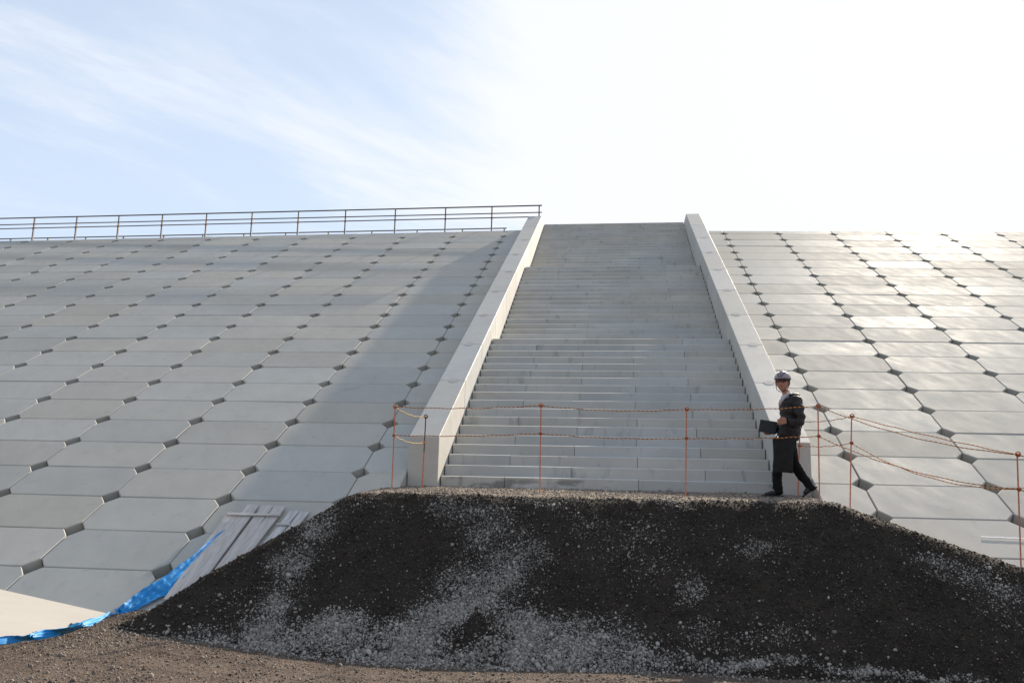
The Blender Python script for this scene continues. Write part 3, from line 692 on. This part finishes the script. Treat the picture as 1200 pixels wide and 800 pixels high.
for s in (-1, 1):
    ev = add_bm(bmb, bmesh.ops.create_uvsphere, u_segments=10, v_segments=8, radius=1)
    for v in ev: v.co = headc + HM @ (Vector((s*.76+v.co.x*.08, -.05+v.co.y*.16, v.co.z*.27-.02))*HS)
def hand(bm_, wrist, palm_dir, finger_dir, curl_dir, thumb_dir):
    """palm plus four bent fingers and a thumb, each its own tapered chain"""
    pd, fd, cd_ = palm_dir.normalized(), finger_dir.normalized(), curl_dir.normalized(); sd = pd
    def tube(pts, rs):
        mb = MB(); mb.tube(pts, rs, 7); b0 = [bm_.verts.new(v) for v in mb.v]
        for f in mb.f:
            try: bm_.faces.new([b0[i] for i in f])
            except ValueError: pass
    for i, (L, o_) in enumerate(((.070, -.030), (.078, -.010), (.073, .011), (.058, .030))):
        k = wrist + fd*.075 + sd*o_
        tube([wrist+fd*.01+sd*o_*.55, wrist+fd*.045+sd*o_*.85, k, k+fd*L*.42+cd_*.008, k+fd*L*.62+cd_*.034, k+fd*L*.42+cd_*.054], [.014, .0135, .0105, .0095, .0088, .006])
    b_ = wrist+fd*.018-sd*.026; tube([b_, b_-sd*.022+fd*.018+cd_*.006, b_-sd*.028+fd*.044+cd_*.020, b_-sd*.016+fd*.062+cd_*.034], [.015, .013, .011, .008])
hand(bmb, haL+Vector((.035, 0, 0)), Vector((0, -.1, -1)), Vector((-1, .05, -.05)), Vector((0, 1, 0)), None)
hand(bmb, haR+Vector((.055, .02, .0)), Vector((0, 1, -.2)), Vector((-1, -.15, -.15)), Vector((0, -.1, 1)), None)
body = bpy.data.meshes.new('body'); bmb.to_mesh(body); bmb.free(); finish('body', body, M['skin'])
# clothes
J = [
    [(pp(924.0, 516), .150, .140), (pp(924.5, 512.5), .165, .155), (pp(926, 500), .178, .155), (pp(928, 488), .182, .165), (pp(928.5, 475), .165, .180), (pp(925.5, 466.3), .105, .135)],
    [4, (shL+Vector((0, -.01, -.01)), .085, .085), (pp(938.5, 483, -.235), .078), (elL+Vector((.0, 0, -.01)), .072), (pp(929.5, 495.5, -.235), .062), (haL+Vector((.045, -.0, .0)), .050)],
    [4, (shR, .085, .085), (elR, .068), (pp(908, 503, .12), .054), (haR+Vector((.07, .03, .01)), .045)]]
jk = skin('jacket', J, M['jacket'], sub=3, root=0)
for v in jk.vertices:
    p = v.co; v.co = p + v.normal*(.034*float(fbm(np.array([p.x*12+p.y*9+20]), np.array([p.z*20]), 3)[0]) + .010*math.sin(p.z*55+p.x*20)*(1 if abs(p.y) > .14 else .3))
jacket = finish('jacket', jk, M['jacket'])
hd = skin('hood', [[(pp(925, 465.0, -.09), .045, .05), (pp(932.5, 464.5, -.07), .052, .06), (pp(935, 466, .0), .055, .07), (pp(932, 464.5, .08), .052, .06), (pp(923, 464.5, .10), .04, .05)]], M['jacket'])
finish('hood', hd, M['jacket'], jacket)
cf = MB(); ring(cf, (0, 0, 0), .01, .005) if False else None
# hem band and bright zip pulls
mb = MB(); hp = pp(939, 501, -.155); mb.box(hp.x-.02, hp.x+.02, hp.y-.006, hp.y+.004, hp.z-.004, hp.z+.004); o = mb.build('reflective_tab', M['white_strip']); o.parent = jacket
sh = skin('shirt', [[(pp(921.5, 472, -.03), .075, .085), (pp(920.5, 466, -.02), .068, .070), (pp(921.0, 462.5, -.01), .060, .062)], ], M['shirt'])
finish('shirt', sh, M['shirt'])
mb = MB(); c = [pp(912.5, 474.5, -.075), pp(913.2, 467.5, -.09), pp(923.5, 462, -.09), pp(925, 465.5, -.11)]
mb.tube([pp(913.5, 475, -.10), pp(915.5, 469.5, -.115), pp(919.5, 464.5, -.115), pp(924.5, 460.8, -.085), pp(928, 461.5, -.03)], [.014, .021, .022, .020, .012], 8); o = mb.build('collar', M['shirt'], smooth=True); o.parent = person
tr = skin('trousers', [
    [(pp(923.5, 507), .125, .125), (pp(923.5, 511), .135, .130), (pp(922.5, 518), .130, .125)],
    [2, (pp(917, 530, -.07), .092), (kF+Vector((0, 0, .02)), .076), (pp(911, 560, -.06), .068), (aF+Vector((.004, 0, -.02)), .068), (aF+Vector((.006, 0, -.07)), .062)],
    [2, (pp(927, 530, .085), .090), (kB+Vector((.0, 0, .01)), .076), (pp(941, 559, .09), .066), (aB+Vector((.010, 0, -.01)), .060), (aB+Vector((.026, 0, -.052)), .054)]], M['trousers'], sub=3)
for v in tr.vertices:
    p = v.co; v.co = p + v.normal*(.030*float(fbm(np.array([p.x*10+p.y*9+30]), np.array([p.z*16]), 3)[0]))
finish('trousers', tr, M['trousers'])
def shoe(heel, toe, name='shoe'):
    d = (toe-heel); L = d.length; d.normalize(); s_ = Vector((0, 1, 0)); u_ = s_.cross(d).normalized(); u_ = u_ if u_.z > 0 else -u_
    me = skin(name, [[(heel+u_*.050, .042, .046), (heel+d*L*.35+u_*.050, .040, .046), (heel+d*L*.68+u_*.034, .046, .032), (heel+d*(L-.02)+u_*.024, .034, .022)]], M['shoe'])
    me2 = MB(); 
    for a, w_ in ((0, .034), (.35, .033), (.7, .047), (1.0, .026)): me2.v += [tuple(heel+d*(L*a+(-.025 if a == 0 else .012))+s_*w_*q+u_*h) for q in (-1, 1) for h in (0, .016)]
    for k in range(3):
        b0 = k*4; me2.f += [(b0, b0+4, b0+5, b0+1), (b0+2, b0+3, b0+7, b0+6), (b0, b0+2, b0+6, b0+4), (b0+1, b0+5, b0+7, b0+3)]
    me2.f += [(0, 1, 3, 2), (12, 14, 15, 13)]
    o = finish(name, me, M['shoe']); so_ = me2.build('sole', M['folder']); so_.parent = o
    return o
z0 = Vector((0, 0, 0))
hF = pp(915.5, 580, -.06); hF.z = .004; tF_ = Vector((hF.x-.25, -.06, .006)); shoe(hF, tF_)
tB_ = pp(941.5, 581, .09); tB_.z = .012; hB = tB_+Vector((.165, 0, .115)); shoe(hB, tB_)
fm = MB()
for s_ in (-1, 1):
    fm.tube([headc+HM @ (Vector((s_*.33+q*.13, .80-.10*abs(q), .10))*HS) for q in (-1, -.5, 0, .5, 1)], [.001, .0035, .0045, .0035, .001], 6)
    fm.tube([headc+HM @ (Vector((s_*.33+q*.17, .835-.07*abs(q), .255+.03*(1-q*q)))*HS) for q in (-1, 0, 1)], [.002, .0035, .002], 6)
o = fm.build('eyes', M['hair'], smooth=True); o.parent = person
fm = MB(); fm.tube([headc+HM @ (Vector((q*.20, .915-.10*q*q, -.47+.02*abs(q)))*HS) for q in (-1, -.5, 0, .5, 1)], [.001, .0035, .004, .0035, .001], 6)
M['lip'] = simple('lips', (.30, .09, .07), .5)
o = fm.build('mouth', M['lip'], smooth=True); o.parent = person
# hair under the helmet
hr = bmesh.new(); bmesh.ops.create_uvsphere(hr, u_segments=24, v_segments=16, radius=1)
for v in hr.verts:
    x, y, z = v.co; f = 1.0
    low = -.35 if y < .1 else .25+.12*math.sin(x*9)
    if z < low: v.co.z = z = low+(z-low)*.15; f = .93
    v.co = headc + HM @ (Vector((x*.86*f, (y*1.0-.06)*f, z*1.14+.02))*HS)
hm_ = bpy.data.meshes.new('hair'); hr.to_mesh(hm_); hr.free(); finish('hair', hm_, M['hair'])
# helmet: shell, brim, rib, chin_strap
hb = bmesh.new(); bmesh.ops.create_uvsphere(hb, u_segments=32, v_segments=20, radius=1)
bmesh.ops.delete(hb, geom=[v for v in hb.verts if v.co.z < -.05], context='VERTS')
for v in hb.verts:
    x, y, z = v.co; v.co = headc + HM @ (Vector((x*.93*(1+.03*max(0, -y)), y*1.09-.05+(.03 if y > 0 else 0), z*.98*(1+.05*math.cos(x*5)*z)+.42))*HS)
bmesh.ops.solidify(hb, geom=hb.faces[:], thickness=-.006)
hme = bpy.data.meshes.new('helmet'); hb.to_mesh(hme); hb.free(); helmet = finish('helmet', hme, M['helmet'])
mb = MB(); n = 32
for k in range(n):
    th = 2*math.pi*k/n; x, y = math.cos(th), math.sin(th); fr = max(0, y)**1.2
    for rr_, dz in ((.96, .40), (1.05+.34*fr, .36-.12*fr), (1.05+.34*fr, .33-.12*fr), (.96, .36)):
        mb.v.append(tuple(headc + HM @ (Vector((x*.93*(rr_ if rr_ < 1 else 1.05+.04*fr), y*1.09*rr_-.05, dz))*HS)))
    k2 = (k+1) % n
    mb.f += [(k*4+s_, k2*4+s_, k2*4+(s_+1) % 4, k*4+(s_+1) % 4) for s_ in range(4)]
o = mb.build('brim', M['helmet_dark'], smooth=True); o.parent = helmet
mb = MB()
for s in (-.45, 0, .45):
    mb.tube([headc+HM @ (Vector((s*math.cos(t)*.95+s*.1, math.sin(t)*1.08-.04, math.cos(t)*1.02*math.sqrt(1-s*s*.8)+.42))*HS) for t in np.linspace(-1.35, 1.35, 14)], .006, 6)
o = mb.build('ridge', M['helmet_dark'], smooth=True); o.parent = helmet
mb = MB()
for s in (-1, 1):
    mb.tube([headc+HM @ (Vector(q)*HS) for q in ((s*.86, -.1, .36), (s*.84, .05, -.2), (s*.66, .30, -.85), (s*.25, .55, -1.13), (0, .60, -1.17))], .005, 6)
o = mb.build('chin_strap', M['helmet_dark'], smooth=True); o.parent = helmet
mb = MB()
for s in (-1, 1):
    pts = [headc+HM @ (Vector((s*.33+.24*math.cos(t), .90-.16*abs(.33*s+.24*math.cos(t))*1.2+.04, .12+.15*math.sin(t)))*HS) for t in np.linspace(0, 2*math.pi, 15)]
    mb.tube(pts, .0042, 6)
    mb.tube([headc+HM @ (Vector(q)*HS) for q in ((s*.55, .80, .14), (s*.80, .45, .12), (s*.84, -.05, .08))], .0042, 6)
mb.tube([headc+HM @ (Vector(q)*HS) for q in ((-.1, .97, .14), (.1, .97, .14))], .0035, 6)
gl = mb.build('glasses', M['lens'], smooth=True); gl.parent = person
# folder held by the right hand, bag hanging from the left forearm
def slab(name, corners, th, material, label, cat, bevel=.003):
    c = [person.location+Vector(q) for q in corners]; nrm = (c[1]-c[0]).cross(c[3]-c[0]).normalized()*th
    org = c[3]; root_mb = MB(); root_mb.add([q-org for q in c]+[q+nrm-org for q in c], [(0,1,2,3),(7,6,5,4),(0,4,5,1),(1,5,6,2),(2,6,7,3),(3,7,4,0)])
    o = root_mb.build(name, material, bevel=bevel); o.location = org; return tag(o, label, cat)
slab('folder', [pp(888.5, 505.5, -.06), pp(908.5, 508.5, -.06), pp(910.5, 494.5, -.04), pp(891, 491.5, -.04)], .022, M['folder'], 'black folder held out in front by the walking man', 'folder')
bagr = empty('bag', person.location+pp(919, 554, -.2)); tag(bagr, 'long black tote bag hanging from the arm of the walking man', 'bag')
bv = MB(); n, k_ = 14, 12; fr = []; 
for side_ in (0, 1):
    for j in range(k_+1):
        t = j/k_
        for i in range(n+1):
            s_ = i/n; xl = 905.2+1.2*math.sin(t*3)+1.0*(t > .9); xr = 932-4.*t-.8*math.sin(t*5); q = pp(xl+(xr-xl)*s_, 512.5+(554.5-512.5)*t - 1.2*math.sin(s_*3.1)*(t > .95), -.205)
            bul = .035*math.sin(math.pi*min(1, s_*1.0))*math.sin(math.pi*min(1, .18+t*.82))+.010
            bul += .014*float(fbm(np.array([s_*5+side_*9]), np.array([t*3]), 3)[0])+.006*math.sin(s_*17+t*2)*(1-t)
            bv.v.append(tuple(person.location+q+Vector((0, -bul if side_ == 0 else bul, 0))))
o_ = (n+1)*(k_+1)
for j in range(k_):
    for i in range(n):
        a = j*(n+1)+i; bv.f += [(a, a+n+1, a+n+2, a+1), (o_+a, o_+a+1, o_+a+n+2, o_+a+n+1)]
for i in range(n):
    a = i; bv.f.append((a, a+1, o_+a+1, o_+a)); a = k_*(n+1)+i; bv.f.append((a, o_+a, o_+a+1, a+1))
for j in range(k_):
    a = j*(n+1); bv.f.append((a, o_+a, o_+a+n+1, a+n+1)); a = j*(n+1)+n; bv.f.append((a, a+n+1, o_+a+n+1, o_+a))
bv.build('bag_body', M['bag'], bagr, smooth=True)
for dy in (-.02, .03):
    mb = MB(); mb.tube([person.location+q for q in (pp(909, 514, -.2+dy), pp(913, 504, -.22+dy), pp(919, 497, -.235+dy*.6), pp(924, 502, -.235+dy), pp(929, 514, -.2+dy))], .008, 6); mb.build('handle', M['bag'], bagr, smooth=True)
# keep the sky plain: nothing else
bpy.context.view_layer.update()
